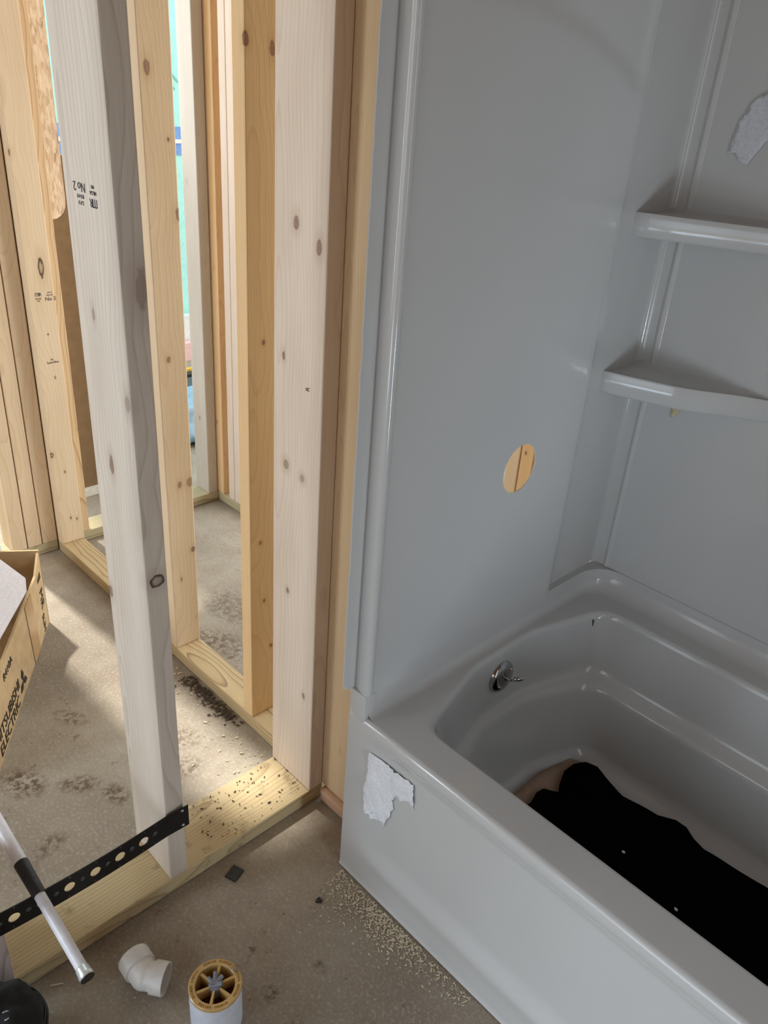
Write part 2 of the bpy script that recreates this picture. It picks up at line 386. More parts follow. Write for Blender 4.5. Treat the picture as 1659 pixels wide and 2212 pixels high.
# ---------------------------------------------------------------- framing lumber
# wall A (parallel to Y) with the 140 mm plate
XA0, XA1 = -1.135, -.995
M_plateA = wood('plate_front', srgb(204, 186, 146), srgb(160, 136, 98), KN, seed=3.3, grain=.8, ringfreq=60, auto=.2, knots=[(0, -.02, .29, .014, .02, .8)], stain=(srgb(104, 88, 66), .55, .72))
lumber('wide treated bottom plate lying on the slab in front, boot-dirtied near the corner', (XA0, -.45, 0.001), (XA1, .887, .038), M_plateA, 'bottom_plate', 'plate')
M_near = wood('stud_near', srgb(222, 212, 198), srgb(172, 156, 140), KN, seed=5.5, grain=.42, ringfreq=52, auto=.4,
              knots=[(.060, -.019, 1.0, .010, .02, .5), (-.01, -.019, .88, .010, .022, .8), (.069, .0, .70, .018, .016, 1), (.072, .01, 1.16, .014, .04, .45), (-.062, -.02, .62, .010, .018, .8), (-.02, -.02, 1.11, .006, .015, .6)])
near = lumber('free-standing grey-white stud in the foreground, dark brown on its right side', (XA0, .495, .038), (XA1, .533, TOP), M_near)
M_big = wood('stud_corner_post', srgb(226, 210, 192), srgb(184, 158, 136), KN, seed=8.5, grain=.3, ringfreq=44, auto=.35,
             knots=[(-.010, -.019, 1.22, .010, .016, .8), (.05, -.019, 1.19, .010, .018, .8), (-.03, -.019, .78, .012, .014, .6), (.02, -.019, .77, .010, .012, .5), (-.02, -.019, .5, .007, .010, .8), (.04, -.019, .26, .006, .01, .8), (-.04, -.019, .99, .006, .012, .9)])
big = lumber('widest pale stud in the middle, at the far end of the front plate', (XA0, .848, .038), (XA1, .886, TOP), M_big)
M_lowl = wood('stud_low_left', srgb(214, 198, 190), srgb(150, 128, 118), KN, seed=11.5, grain=.7, ringfreq=60)
lowl = lumber('pinkish stud at the lower left behind the black strap end', (XA0, .152, .038), (XA1, .190, TOP), M_lowl)
# wall A2, the tub-end wall
lumber('rounded reddish plate end beside the tub apron', (-.990, .872, 0.001), (-.850, 1.62, .038), wood('plate_tub_end', srgb(206, 170, 138), srgb(170, 126, 94), KN, seed=1.9, grain=.35, auto=.2, stain=(srgb(112, 70, 44), .58, .8)), 'bottom_plate', 'plate', bev=.009)
lumber('tan stud squeezed between the corner stud and the tub surround', (-1.006, .8863, .038), (-.850, .925, TOP), wood('stud_tub', srgb(216, 188, 150), srgb(180, 144, 104), KN, seed=6.1, grain=.3, knots=[(.035, -.019, .24, .004, .006, 1), (-.01, -.019, .98, .006, .01, .9)], auto=.3))
lumber('stud behind the far corner of the tub surround', (-.990, 1.575, .038), (-.850, 1.613, TOP), M_tan)
# wall B (parallel to X)
YB0, YB1 = .889, .965
lumber('bottom plate running from the far left corner to the corner stud', (-2.398, YB0, 0.001), (-1.137, YB1, .038), wood('plate_partition', srgb(202, 180, 138), srgb(140, 112, 76), KN, seed=12.2, grain=.9, ringfreq=44, auto=.3), 'bottom_plate', 'plate')
M_B2 = wood('stud_second', srgb(222, 200, 168), srgb(190, 158, 118), KN, seed=2.7, grain=.3, auto=.25,
            knots=[(.019, -.02, 1.43, .010, .020, .75), (.019, .02, 1.30, .005, .006, .9), (.019, .038, 1.15, .014, .022, .75), (.019, -.01, .83, .008, .010, .75), (.019, .0, .50, .009, .014, .7), (.019, .03, .50, .014, .018, .6), (.019, .03, .30, .010, .012, .8), (.019, -.01, .22, .005, .01, .6)])
lumber('tan stud just right of the foreground stud, white strip on its left edge', (-1.673, YB0, .038), (-1.635, YB1, TOP), M_B2)
M_B3 = wood('stud_third', srgb(230, 198, 150), srgb(200, 158, 108), KN, seed=5.1, grain=.35, auto=.2,
            knots=[(.019, -.035, 1.48, .010, .016, .9), (.019, .02, 1.47, .009, .018, .8), (.019, .0, .96, .006, .008, .8), (.019, -.01, .50, .007, .008, .7), (.019, .0, .34, .006, .008, .8), (.019, .02, .2, .006, .008, .8)])
lumber('orange stud beside the corner stud with a grey narrow edge', (-1.312, YB0, .038), (-1.274, YB1, TOP), M_B3)
M_C = wood('stud_far_left', srgb(224, 202, 170), srgb(192, 160, 120), KN, seed=7.1, grain=.3, auto=.2,
           knots=[(.019, .008, .945 - .038, .012, .040, 1), (.019, -.035, .365 - .038, .009, .012, 1), (.019, -.04, 1.21, .010, .014, .8), (.019, .0, .26, .005, .007, .9), (.019, .0, .09, .005, .008, .9), (.019, .02, .08, .005, .008, .9)])
studC = lumber('wide tan stud at the far left with grade stamps and a black-ringed knot', (-2.398, YB0, .038), (-2.362, YB1, TOP), M_C)
# wall D / outer wall (parallel to Y)
lumber('bottom plate of the outer wall left of the partition', (-2.49, .60, 0.001), (-2.402, .889, .038), M_treated, 'bottom_plate', 'plate')
lumber('bottom plate of the outer wall in the far room, aged green', (-2.49, .891, 0.001), (-2.402, 1.60, .038), M_treated, 'bottom_plate', 'plate')
lumber('leftmost stud of the tight trio, its left side glaring white in daylight', (-2.49, .741, .038), (-2.402, .787, TOP), M_tan, group=None)
lumber('middle stud of the tight trio at the far left', (-2.49, .790, .038), (-2.402, .836, TOP), M_tan)
lumber('rightmost stud of the tight trio, nearest the stamped stud', (-2.49, .839, .038), (-2.402, .8885, TOP), M_tan)
lumber('stud tucked in the corner behind the stamped stud', (-2.49, .892, .038), (-2.402, .930, TOP), M_tan)
lumber('grained strip of stud showing behind the stamped stud', (-2.49, .967, .038), (-2.402, 1.004, TOP), wood('stud_strip', srgb(216, 190, 150), srgb(172, 132, 92), KN, seed=14.1, grain=.8, ringfreq=60))
lumber('stud edging the window opening in the outer wall', (-2.49, .54, .038), (-2.402, .585, TOP), M_tan)
M_F1 = wood('stud_outer_corner', srgb(204, 196, 184), srgb(168, 156, 140), KN, seed=15.1, grain=.2, auto=.4, knots=[(.0, -.019, .30, .006, .01, .8)])
lumber('pale corner stud right of the aqua gap, printed with a faint stamp', (-2.49, 1.487, .038), (-2.402, 1.527, TOP), M_F1)
lumber('stud closing the outer corner behind the pale corner stud', (-2.49, 1.529, .038), (-2.402, 1.567, TOP), M_tan)
# wall E (far)
lumber('bottom plate at the foot of the far wall', (-2.40, 1.529, 0.001), (-.995, 1.618, .038), M_treated, 'bottom_plate', 'plate')
lumber('orange-lit stud standing in the far corner', (-2.40, 1.529, .038), (-2.362, 1.618, TOP), M_org)
lumber('thin white stud edge, left one of the far pair', (-2.327, 1.529, .038), (-2.290, 1.618, TOP), M_pale)
lumber('thin white stud edge, right one of the far pair', (-2.288, 1.529, .038), (-2.250, 1.618, TOP), M_pale)
lumber('stud seen in the left half of the round hole', (-1.073, 1.529, .038), (-1.036, 1.618, TOP), M_tan)
lumber('stud seen in the right half of the round hole', (-1.033, 1.529, .038), (-.996, 1.618, TOP), wood('stud_hole', srgb(228, 194, 146), srgb(190, 144, 92), KN, knots=[(-.005, -.045, .66, .004, .006, 1)], seed=21, auto=.1))
# top plates tying the studs together
lumber('doubled top plate above the front studs', (XA0, -.45, TOP), (XA1, .887, TOP + .02), M_tan, 'top_plate', 'plate')
lumber('top plate above the partition studs', (-2.398, YB0, TOP), (-1.137, YB1, TOP + .02), M_tan, 'top_plate', 'plate')
lumber('top plate above the outer wall studs', (-2.49, .54, TOP), (-2.402, 1.60, TOP + .02), M_tan, 'top_plate', 'plate')
lumber('top plate above the far wall studs', (-2.40, 1.529, TOP), (-.995, 1.618, TOP + .02), M_tan, 'top_plate', 'plate')
lumber('top plate above the tub-end studs', (-.990, .892, TOP), (-.850, 1.62, TOP + .02), M_tan, 'top_plate', 'plate')

# printed marks
def stamp(parent, origin, xdir, normal, s=1.0, lines=None):
    o = Vector(origin); x = Vector(xdir).normalized(); z = Vector(normal).normalized(); y = z.cross(x)
    bm_ = bmesh.new()   # boxed emblem
    bx, bh, t = .013 * s, .008 * s, .0013 * s
    def bar(cx, cy, w, h):
        mt = frame(o + x * cx + y * cy, x, z)
        b_ = boxbm(w, h, .0004); b_.transform(mt)
        me = bpy.data.meshes.new('tmp'); b_.to_mesh(me); b_.free(); bm_.from_mesh(me); bpy.data.meshes.remove(me)
    cx = -.016 * s; cy = .006 * s
    bar(cx, cy + bh / 2, bx, t); bar(cx - bx / 2, cy, t, bh); bar(cx - bx / 6, cy, t, bh); bar(cx + bx / 6, cy, t * 1.4, bh)
    st = link('grade_emblem', bm_, M_stamp); to_world_child(st, parent)
    text_mesh('grade_stamp', 'R', .012 * s, M_stamp, parent, frame(o + x * (cx + .006 * s) + y * cy, x, z))
    text_mesh('grade_stamp', 'NLGA', .0055 * s, M_stamp, parent, frame(o + x * cx + y * (-.004 * s), x, z))
    text_mesh('grade_stamp', '493', .005 * s, M_stamp, parent, frame(o + x * cx + y * (-.010 * s), x, z))
    text_mesh('grade_stamp', 'S-P-F', .006 * s, M_stamp, parent, frame(o + x * (.014 * s) + y * (.009 * s), x, z))
    text_mesh('grade_stamp', 'KD-HT', .0055 * s, M_stamp, parent, frame(o + x * (.014 * s) + y * (.0025 * s), x, z))
    text_mesh('grade_stamp', 'No 2', .0135 * s, M_stamp, parent, frame(o + x * (.015 * s) + y * (-.007 * s), x, z))
YN = .4948
stamp(near, (-1.07, YN, 1.308), (-1, 0, 0), (0, -1, 0), 1.25)
XC = -2.3618
stamp(studC, (XC, .934, .862), (0, 1, 0), (1, 0, 0), 1.15)
text_mesh('board_mark', '4', .012, M_stamp, studC, frame((XC, .930, .75), (0, 1, 0), (1, 0, 0)))
text_mesh('board_mark', '5', .014, M_stamp, studC, frame((XC, .935, .615), (0, 1, 0), (1, 0, 0)))
text_mesh('board_mark', '99', .008, M_stamp, studC, frame((XC, .932, .672), (0, 1, 0), (1, 0, 0)))
text_mesh('board_mark', 'SuperBlue', .009, M_stamp, studC, frame((XC, .934, .664), (0, 1, 0), (1, 0, 0)))
text_mesh('board_mark', 'R', .014, M_stamp, big, frame((-1.035, .8478, .985), (0, 0, 1), (0, -1, 0)))

# window sheathing strip and what stands beyond the outer wall
o = link('sheathing_strip', prism(bmesh.new(), [(-2.515, 1.0, 2.4), (-2.515, 1.0, 1.14)] + [(-2.515, 1.05 + .045 * math.cos(a), 1.10 + .05 * math.sin(a)) for a in [math.pi + math.pi * i / 10 for i in range(11)]] + [(-2.515, 1.095, 2.4)], (-.012, 0, 0)), M_osb)
tag(o, 'strand board strip with a rounded lower end, upper left', 'sheathing board')
tag(link('foam_edge_strip', boxbm(.02, .013, 1.32, -2.545, 1.094, 1.74), M_cream), 'thin cream foam edge right behind the strand board strip', 'foam strip')
o = link('tall_cardboard_sheet', boxbm(.02, .26, 1.18, -2.74, 1.215, .62), M_browncard); tag(o, 'tall brown cardboard sheet seen below the strand board strip', 'cardboard')
o = link('white_base_strip', boxbm(.06, .26, .03, -2.74, 1.215, .016), M_whiteb); tag(o, 'bright white strip at the foot of the brown cardboard', 'strip')
aw = empty('neighbouring_wall', (-4.25, 2.1, -.1), 'aqua wrapped wall glaring in the daylight outside', 'wall')
def child(name, bm_, mat, parent):
    o_ = link(name, bm_, mat); to_world_child(o_, parent); return o_
child('wrap_panel', boxbm(.1, 2.4, 4.9, -4.26, 2.1, 2.65), M_aqua, aw)  # extended beyond view, tall and wide, to block the sun from the far room
child('seam_tape', boxbm(.004, 2.4, .06, -4.207, 2.1, 1.195), M_blueband, aw)
child('seam_tape', boxbm(.004, 2.4, .06, -4.207, 2.1, 1.115), M_blueband, aw)
child('seam_trim', boxbm(.012, 2.4, .02, -4.205, 2.1, 1.154), M_whiteb, aw)
text_mesh('wrap_print', '/V/', .12, plain('faint_teal_print', srgb(120, 196, 180), .6), aw, frame((-4.205, 2.46, 1.42), (0, .5, .85), (1, 0, 0)))
wb = empty('white_board_stack', (-4.0, 2.4, 0), 'white and pink boards leaning under the aqua wall', 'boards')
child('white_board', boxbm(.04, 1.2, .24, -4.10, 2.35, .12), M_whiteb, wb)
child('pink_board', boxbm(.05, 1.2, .10, -4.03, 2.35, .05), M_pinkb, wb)
lv = empty('spirit_level', (-3.8, 2.24, 0), 'yellow and black bar lying on the ground outside', 'level')
child('level_body', boxbm(.03, .7, .02, -3.82, 2.25, .012), M_yel, lv)
child('level_grip', boxbm(.05, .7, .015, -3.76, 2.25, .009), M_blackpl, lv)
o = link('grey_crate', boxbm(.12, .5, .07, -3.50, 2.05, .036, .008), M_dkgrey); tag(o, 'small dark grey case on the ground beyond the outer wall', 'case')
def lump(name, c, r, mat, label, cat, sc=(1, 1, 1), seed=0, amp=.35):
    bm_ = bmesh.new(); bmesh.ops.create_icosphere(bm_, subdivisions=4, radius=1)
    for v in bm_.verts:
        n_ = v.co.normalized(); k = 1 + amp * (noise.noise(n_ * 2.1 + Vector((seed, 0, 0))) + .5 * noise.noise(n_ * 5 + Vector((seed, 3, 0))))
        v.co = Vector((n_.x * sc[0] * k * r, n_.y * sc[1] * k * r, max(n_.z * sc[2] * k * r, -c[2] + .002)))
    o_ = link(name, bm_, mat, smooth=True, loc=c); tag(o_, label, cat); return o_
lump('blue_bag', (-3.05, 1.82, .07), .15, M_bluebag, 'pale blue plastic bag on the ground beyond the outer wall', 'bag', (1.3, 1.0, .75), 2)
lump('plastic_bag', (-2.90, .95, .13), .16, M_clearbag, 'clear plastic bag in the glare at the left edge', 'bag', (1.0, .9, 1.0), 5)
# white hose loop at the far left
bm = bmesh.new(); pts = [Vector(p) for p in [(-2.62, .83, .02), (-2.60, .80, .10), (-2.62, .81, .22), (-2.70, .82, .33), (-2.82, .84, .36), (-2.95, .86, .28)]]
def spline(pts, n=8):
    out = []
    for i in range(len(pts) - 1):
        p0 = pts[max(i - 1, 0)]; p1 = pts[i]; p2 = pts[i + 1]; p3 = pts[min(i + 2, len(pts) - 1)]
        for k in range(n):
            t = k / n
            out.append(.5 * ((2 * p1) + (-p0 + p2) * t + (2 * p0 - 5 * p1 + 4 * p2 - p3) * t * t + (-p0 + 3 * p1 - 3 * p2 + p3) * t ** 3))
    out.append(pts[-1]); return out
def sweep(bm_, path, r, seg=12):
    rings = []
    up = Vector((0, 0, 1))
    for i, p in enumerate(path):
        d = (path[min(i + 1, len(path) - 1)] - path[max(i - 1, 0)]).normalized()
        x = d.cross(up) if abs(d.dot(up)) < .95 else d.cross(Vector((1, 0, 0)))
        x.normalize(); y = d.cross(x)
        rings.append([bm_.verts.new(p + (x * math.cos(t) + y * math.sin(t)) * r) for t in (2 * math.pi * k / seg for k in range(seg))])
    for A, B in zip(rings, rings[1:]):
        for k in range(seg): bm_.faces.new((A[k], A[(k + 1) % seg], B[(k + 1) % seg], B[k]))
    bm_.faces.new(rings[0][::-1]); bm_.faces.new(rings[-1])
sweep(bm, spline(pts), .006)
tag(link('hose', bm, M_pvc, smooth=True), 'white looped hose against the glare at the left edge', 'hose')

# ---------------------------------------------------------------- bathtub
ZD = .427
tub = empty('bathtub', (-.05, 1.18, 0), 'white alcove bathtub with a smooth apron and a deep basin', 'bathtub')
def tubpart(name, bm_, mat, smooth=True):
    o_ = link(name, bm_, mat)
    if smooth: autosmooth(o_, 50)
    to_world_child(o_, tub); return o_
X0, X1, Y0, Y1 = -.79, .70, .797, 1.571
def fillet(poly, radii, n=8):
    out = []
    m_ = len(poly)
    for i in range(m_):
        p = Vector(poly[i]); a = Vector(poly[i - 1]); c = Vector(poly[(i + 1) % m_]); r = radii[i]
        u = (a - p).normalized(); v = (c - p).normalized()
        ang = u.angle(v); tl = r / math.tan(ang / 2)
        s_ = p + u * tl; e_ = p + v * tl
        bis = (u + v).normalized(); cen = p + bis * (r / math.sin(ang / 2))
        a0 = math.atan2((s_ - cen).y, (s_ - cen).x); a1 = math.atan2((e_ - cen).y, (e_ - cen).x)
        d = (a1 - a0 + math.pi) % (2 * math.pi) - math.pi
        for k in range(n + 1):
            t = a0 + d * k / n; out.append(Vector((cen.x + r * math.cos(t), cen.y + r * math.sin(t))))
    return out
def resample(loop, n):
    ds = [0]
    for i in range(len(loop)): ds.append(ds[-1] + (loop[(i + 1) % len(loop)] - loop[i]).length)
    T = ds[-1]; out = []; j = 0
    for k in range(n):
        s_ = T * k / n
        while ds[j + 1] < s_: j += 1
        f = (s_ - ds[j]) / max(ds[j + 1] - ds[j], 1e-9)
        out.append(loop[j].lerp(loop[(j + 1) % len(loop)], f))
    return out
def basin_loop(xl, xb, yf, yb, xr, rc, rb):
    # counter-clockwise from the front-left; left end bulges outward between its two corners
    ym = (yf + yb) / 2
    poly = [(xl, yf), (xr, yf), (xr, yb), (xl, yb), (xb, ym + (yb - yf) * .16), (xb, ym - (yb - yf) * .16)]
    return resample(fillet(poly, [rc, .12, .12, rb, .22, .22]), 220)
rings = [
    (basin_loop(-.708, -.766, .868, 1.492, .60, .055, .060), ZD),
    (basin_loop(-.703, -.761, .873, 1.487, .596, .053, .058), ZD - .0012),
    (basin_loop(-.699, -.757, .877, 1.483, .592, .051, .056), ZD - .006),
    (basin_loop(-.697, -.755, .880, 1.480, .590, .050, .055), ZD - .015),
    (basin_loop(-.690, -.752, .905, 1.455, .570, .055, .060), .300),
    (basin_loop(-.688, -.751, .911, 1.449, .565, .056, .061), .284),
    (basin_loop(-.683, -.747, .920, 1.440, .558, .058, .063), .275),
    (basin_loop(-.676, -.739, .932, 1.428, .548, .060, .065), .271),
    (basin_loop(-.670, -.732, .938, 1.420, .540, .060, .065), .264),
    (basin_loop(-.666, -.727, .942, 1.415, .535, .060, .065), .250),
    (basin_loop(-.635, -.690, .962, 1.398, .440, .065, .070), .120),
    (basin_loop(-.625, -.678, .970, 1.390, .425, .070, .075), .098),
    (basin_loop(-.605, -.655, .985, 1.372, .405, .070, .075), .086),
    (basin_loop(-.575, -.620, 1.010, 1.345, .370, .070, .075), .082)]
# align start points of all loops
bm = bmesh.new(); VR = []
for lp, z in rings: VR.append([bm.verts.new((p.x, p.y, z)) for p in lp])
for A, B in zip(VR, VR[1:]):
    n_ = len(A)
    for i in range(n_): bm.faces.new((A[i], B[i], B[(i + 1) % n_], A[(i + 1) % n_]))
bm.faces.new(VR[-1])
# deck: rectangle ring around the rim
def rect_hit(c, d, x0, x1, y0, y1):
    t = 1e9
    if d.x > 1e-9: t = min(t, (x1 - c.x) / d.x)
    if d.x < -1e-9: t = min(t, (x0 - c.x) / d.x)
    if d.y > 1e-9: t = min(t, (y1 - c.y) / d.y)
    if d.y < -1e-9: t = min(t, (y0 - c.y) / d.y)
    return c + d * t
RB_END, RB_BACK = .018, .040
dx0, dx1, dy0, dy1 = X0 + RB_END, X1 - RB_END, Y0 + .010, Y1 - RB_BACK
# outer deck loop with filleted back corners
outer = fillet([(dx0, dy0), (dx1, dy0), (dx1, dy1), (dx0, dy1)], [.0005, .0005, .05, .05], 10)
outer = resample(outer, 400)
ov = [bm.verts.new((p.x, p.y, ZD)) for p in outer]
oe = [bm.edges.new((ov[i], ov[(i + 1) % len(ov)])) for i in range(len(ov))]
ie = [bm.edges.get((VR[0][i], VR[0][(i + 1) % len(VR[0])])) for i in range(len(VR[0]))]
bmesh.ops.triangle_fill(bm, edges=oe + ie, use_beauty=True, use_dissolve=False)
# cove and upstand along left, back, right
def wallprof(k):   # k 0..1 around cove, returns (outward fraction, height)
    a = k * math.pi / 2; return math.sin(a), 1 - math.cos(a)
idx = [i for i, p in enumerate(outer)]
def outward(p):
    # how far and where the cove grows at this boundary point
    ex = dx0 + .05 - p.x; cx_ = p.x - (dx1 - .05); by = p.y - (dy1 - .05)
    n_ = Vector((0, 0))
    if by > 0 and (ex > 0 or cx_ > 0):
        c_ = Vector((dx0 + .05 if ex > 0 else dx1 - .05, dy1 - .05)); n_ = (p - c_).normalized()
    elif by > .0499: n_ = Vector((0, 1))
    elif p.x < dx0 + .001: n_ = Vector((-1, 0))
    elif p.x > dx1 - .001: n_ = Vector((1, 0))
    elif p.y > dy1 - .001: n_ = Vector((0, 1))
    return n_
path = [p for p in outer if outward(p).length > .5 ]
# order: start at front-right going round the back to front-left
start = [i for i, p in enumerate(outer) if outward(p).length > .5 and outward(outer[i - 1]).length < .5][0]
seq = []
i = start
while outward(outer[i % len(outer)]).length > .5: seq.append(i % len(outer)); i += 1
rows = []
K = 8
for k in range(K + 1):
    f, h = wallprof(k / K); row = []
    for j in seq:
        p = outer[j]; n_ = outward(p)
        r_ = RB_END * n_.x ** 2 + RB_BACK * n_.y ** 2
        q = p + n_ * r_ * f
        row.append(ov[j] if k == 0 else bm.verts.new((q.x, q.y, ZD + r_ * h)))
    rows.append(row)
row = []
for j in seq:
    p = outer[j]; n_ = outward(p); r_ = RB_END * n_.x ** 2 + RB_BACK * n_.y ** 2; q = p + n_ * r_
    row.append(bm.verts.new((q.x, q.y, .479)))
rows.append(row)
row = []
for j in seq:
    p = outer[j]; n_ = outward(p); r_ = RB_END * n_.x ** 2 + RB_BACK * n_.y ** 2; q = p + n_ * (r_ + .024 + .07 * abs(n_.x * n_.y))
    row.append(bm.verts.new((q.x, q.y, .4795)))
rows.append(row)
for A, B in zip(rows, rows[1:]):
    for i in range(len(A) - 1): bm.faces.new((A[i], A[i + 1], B[i + 1], B[i]))
bmesh.ops.recalc_face_normals(bm, faces=bm.faces)
shell = tubpart('tub_shell', bm, M_tub)
wn = shell.modifiers.new('wn', 'WEIGHTED_NORMAL'); wn.keep_sharp = True; wn.weight = 90
# apron as a relief
bm = bmesh.new()
NX, NZ = 90, 70
def sm(a, b, t):
    t = max(0, min(1, (t - a) / (b - a))); return t * t * (3 - 2 * t)
grid = []
for j in range(NZ + 1):
    t = j / NZ; row = []
    z = .004 + (ZD - .010 - .004) * t
    for i in range(NX + 1):
        x = -.828 + (X1 + .828 - .0) * i / NX
        edge = sm(-.80, -.70, x)
        ridgez = .085
        inset = .010 * sm(ridgez, ridgez + .05, z) * (1 - sm(.37, .41, z)) * edge
        rid = -.003 * math.exp(-((z - ridgez) / .02) ** 2) * edge
        lip = -.004 * (1 - sm(.0, .012, z))
        row.append(bm.verts.new((x, Y0 + inset + rid + lip, z)))
    grid.append(row)
for k in range(1, 7):
    a = k / 6 * math.pi / 2
    y = Y0 + .010 * (1 - math.cos(a)); z = ZD - .010 + .010 * math.sin(a)
    grid.append([bm.verts.new((v.co.x, y, z)) for v in grid[0]])
for A, B in zip(grid, grid[1:]):
    for i in range(NX): bm.faces.new((A[i], A[i + 1], B[i + 1], B[i]))
# return of the lower lip to the floor and the left edge
lo = [bm.verts.new((v.co.x, Y0 + .01, .002)) for v in grid[0]]
for i in range(NX): bm.faces.new((lo[i], lo[i + 1], grid[0][i + 1], grid[0][i]))
lft = [bm.verts.new((v[0].co.x, v[0].co.y + .004, v[0].co.z)) for v in grid]
for j in range(len(grid) - 1): bm.faces.new((lft[j], grid[j][0], grid[j + 1][0], lft[j + 1]))
apron = tubpart('apron', bm, M_tub)
bm = boxbm(.0405, .030, .070, -.80775, Y0 + .0152, .4445, .002)
tubpart('apron_corner_tab', bm, M_tub)
# overflow plate
ov_ = child('overflow_plate', None or (lambda b_: (lathe(b_, (-.7535, 1.172, .358), (1, 0, .06), [(0, .0375), (.004, .0375), (.009, .034), (.0115, .026), (.0125, .012), (.0125, 0)]), b_)[1])(bmesh.new()), M_chrome, tub)
autosmooth(ov_, 40)
bm = bmesh.new(); tube(bm, (-.742, 1.176, .357), (-.728, 1.180, .360), .0045, .0040, 16); tube(bm, (-.730, 1.178, .360), (-.712, 1.196, .366), .0045, .0055, 16)
tl = link('trip_lever', bm, M_chrome, smooth=True); to_world_child(tl, ov_)
for dy, dz in ((-.018, -.012), (.018, .018)):
    bm = bmesh.new(); bmesh.ops.create_uvsphere(bm, u_segments=12, v_segments=8, radius=.004, matrix=Matrix.Translation((-.741, 1.172 + dy, .358 + dz)))
    sc_ = link('screw', bm, M_chrome, smooth=True); to_world_child(sc_, ov_)
# torn paper label on the apron
lab = [(-.764, .367), (-.724, .363), (-.690, .361), (-.664, .362), (-.656, .366), (-.653, .33), (-.651, .306), (-.665, .312), (-.679, .306), (-.694, .300), (-.706, .286), (-.700, .266), (-.706, .246), (-.712, .226), (-.718, .201), (-.724, .214), (-.732, .211), (-.744, .202), (-.754, .204), (-.764, .212), (-.770, .222), (-.768, .29)]
def sheet(name, outline, fn, thick, mat, label, cat, parent=None, sub=3, jag=.0, crumple=.0):
    pts2 = []
    for i in range(len(outline)):
        a = Vector(outline[i]); b = Vector(outline[(i + 1) % len(outline)])
        for k in range(sub):
            p = a.lerp(b, k / sub); pts2.append(p + Vector((random.uniform(-jag, jag), random.uniform(-jag, jag))))
    bm_ = bmesh.new(); vs = [bm_.verts.new((p.x, p.y, 0)) for p in pts2]; f = bm_.faces.new(vs)
    bmesh.ops.triangulate(bm_, faces=[f])
    for _ in range(3): bmesh.ops.subdivide_edges(bm_, edges=[e for e in bm_.edges if e.calc_length() > .008], cuts=1)
    bmesh.ops.triangulate(bm_, faces=bm_.faces)
    vv = bm_.verts[:]
    for v in vv:
        u, w = v.co.x, v.co.y
        h = crumple * (abs(noise.noise(Vector((u * 70, w * 35, 1)))) + .5 * abs(noise.noise(Vector((u * 160, w * 90, 7)))))
        v.co = Vector(fn(u, w, h))
    o_ = link(name, bm_, mat, smooth=True)
    sd = o_.modifiers.new('t', 'SOLIDIFY'); sd.thickness = thick; sd.offset = 0
    if parent: to_world_child(o_, parent)
    else: tag(o_, label, cat)
    return o_
def apron_y(x, z):
    edge = sm(-.80, -.70, x); ridgez = .085
    return Y0 + .010 * sm(ridgez, ridgez + .05, z) * (1 - sm(.37, .41, z)) * edge
sheet('torn_paper_label', lab, lambda u, w, h: (u, apron_y(u, w) - .0012 - h, w), .0004, M_paper, 'torn white paper label stuck on the tub apron', 'paper label', jag=.0022, crumple=.009)

# ---------------------------------------------------------------- tub surround
sur = empty('tub_surround', (-.05, 1.5, .48), 'glossy white three-wall tub surround with corner shelves', 'tub surround')
ZS0, ZS1 = .481, 2.05
prof = [(-.8265, .775), (-.8265, .790), (-.826, .806), (-.8235, .8085), (-.812, .805), (-.800, .8015), (-.7935, .8005), (-.790, .8015), (-.7875, .8035), (-.7865, .8065), (-.7870, .8100), (-.7895, .8135)]
prof += [(-.790, .8150), (-.790, .8165)]
prof += [(-.790, .8165 + (1.355 - .8165) * k / 40) for k in range(1, 41)]
prof += [(-.7915, 1.362), (-.796, 1.370), (-.802, 1.378), (-.8065, 1.390), (-.808, 1.42), (-.808, 1.46), (-.808, 1.50)]
cr = .016
prof += [(-.808 + cr - cr * math.cos(a), 1.572 - cr + cr * math.sin(a)) for a in [math.pi / 2 * k / 8 for k in range(9)]]
prof += [(-.775, 1.572), (-.772, 1.5695), (-.7685, 1.568), (-.765, 1.5695), (-.762, 1.572)]
prof += [(-.745 + 1.36 * k / 30, 1.572) for k in range(31)]
prof += [(.66, 1.565), (.68, 1.55), (.695, 1.53), (.70, 1.50), (.70, .80), (.715, .797), (.74, .797)]
bm = bmesh.new(); NZs = 120; G = []
for j in range(NZs + 1):
    z = ZS0 + (ZS1 - ZS0) * j / NZs; row = []
    for (x, y) in prof:
        dxx = 0
        if -.7901 <= x <= -.7899 and .83 < y < 1.36:
            zc = 1.585 - .52 * max(0, y - .88) ** 2.2
            dxx = -.006 * sm(-.012, .012, z - zc) * sm(.83, .88, y) * (1 - sm(1.33, 1.357, y))
            dxx += .0025 * (1 - sm(.505, .535, z)) * sm(.823, .90, y)
        if y > 1.571 and x > -.72: dxx = 0
        yy = y
        # flange edge is cut unevenly, with a rounded lower end
        if x < -.8262 and y < .776:
            yy = y + .0015 * noise.noise(Vector((0, 0, z * 30))) + .001 * noise.noise(Vector((0, 0, z * 110)))
            if z < .51: yy += .012 * (1 - math.sqrt(max(0, 1 - ((.51 - z) / .03) ** 2)))
        row.append(bm.verts.new((x + dxx, yy, z)))
    G.append(row)
for A, B in zip(G, G[1:]):
    for i in range(len(prof) - 1): bm.faces.new((A[i], A[i + 1], B[i + 1], B[i]))
so = link('wall_panels', bm, M_tub)
sd = so.modifiers.new('t', 'SOLIDIFY'); sd.thickness = .003; sd.offset = 1
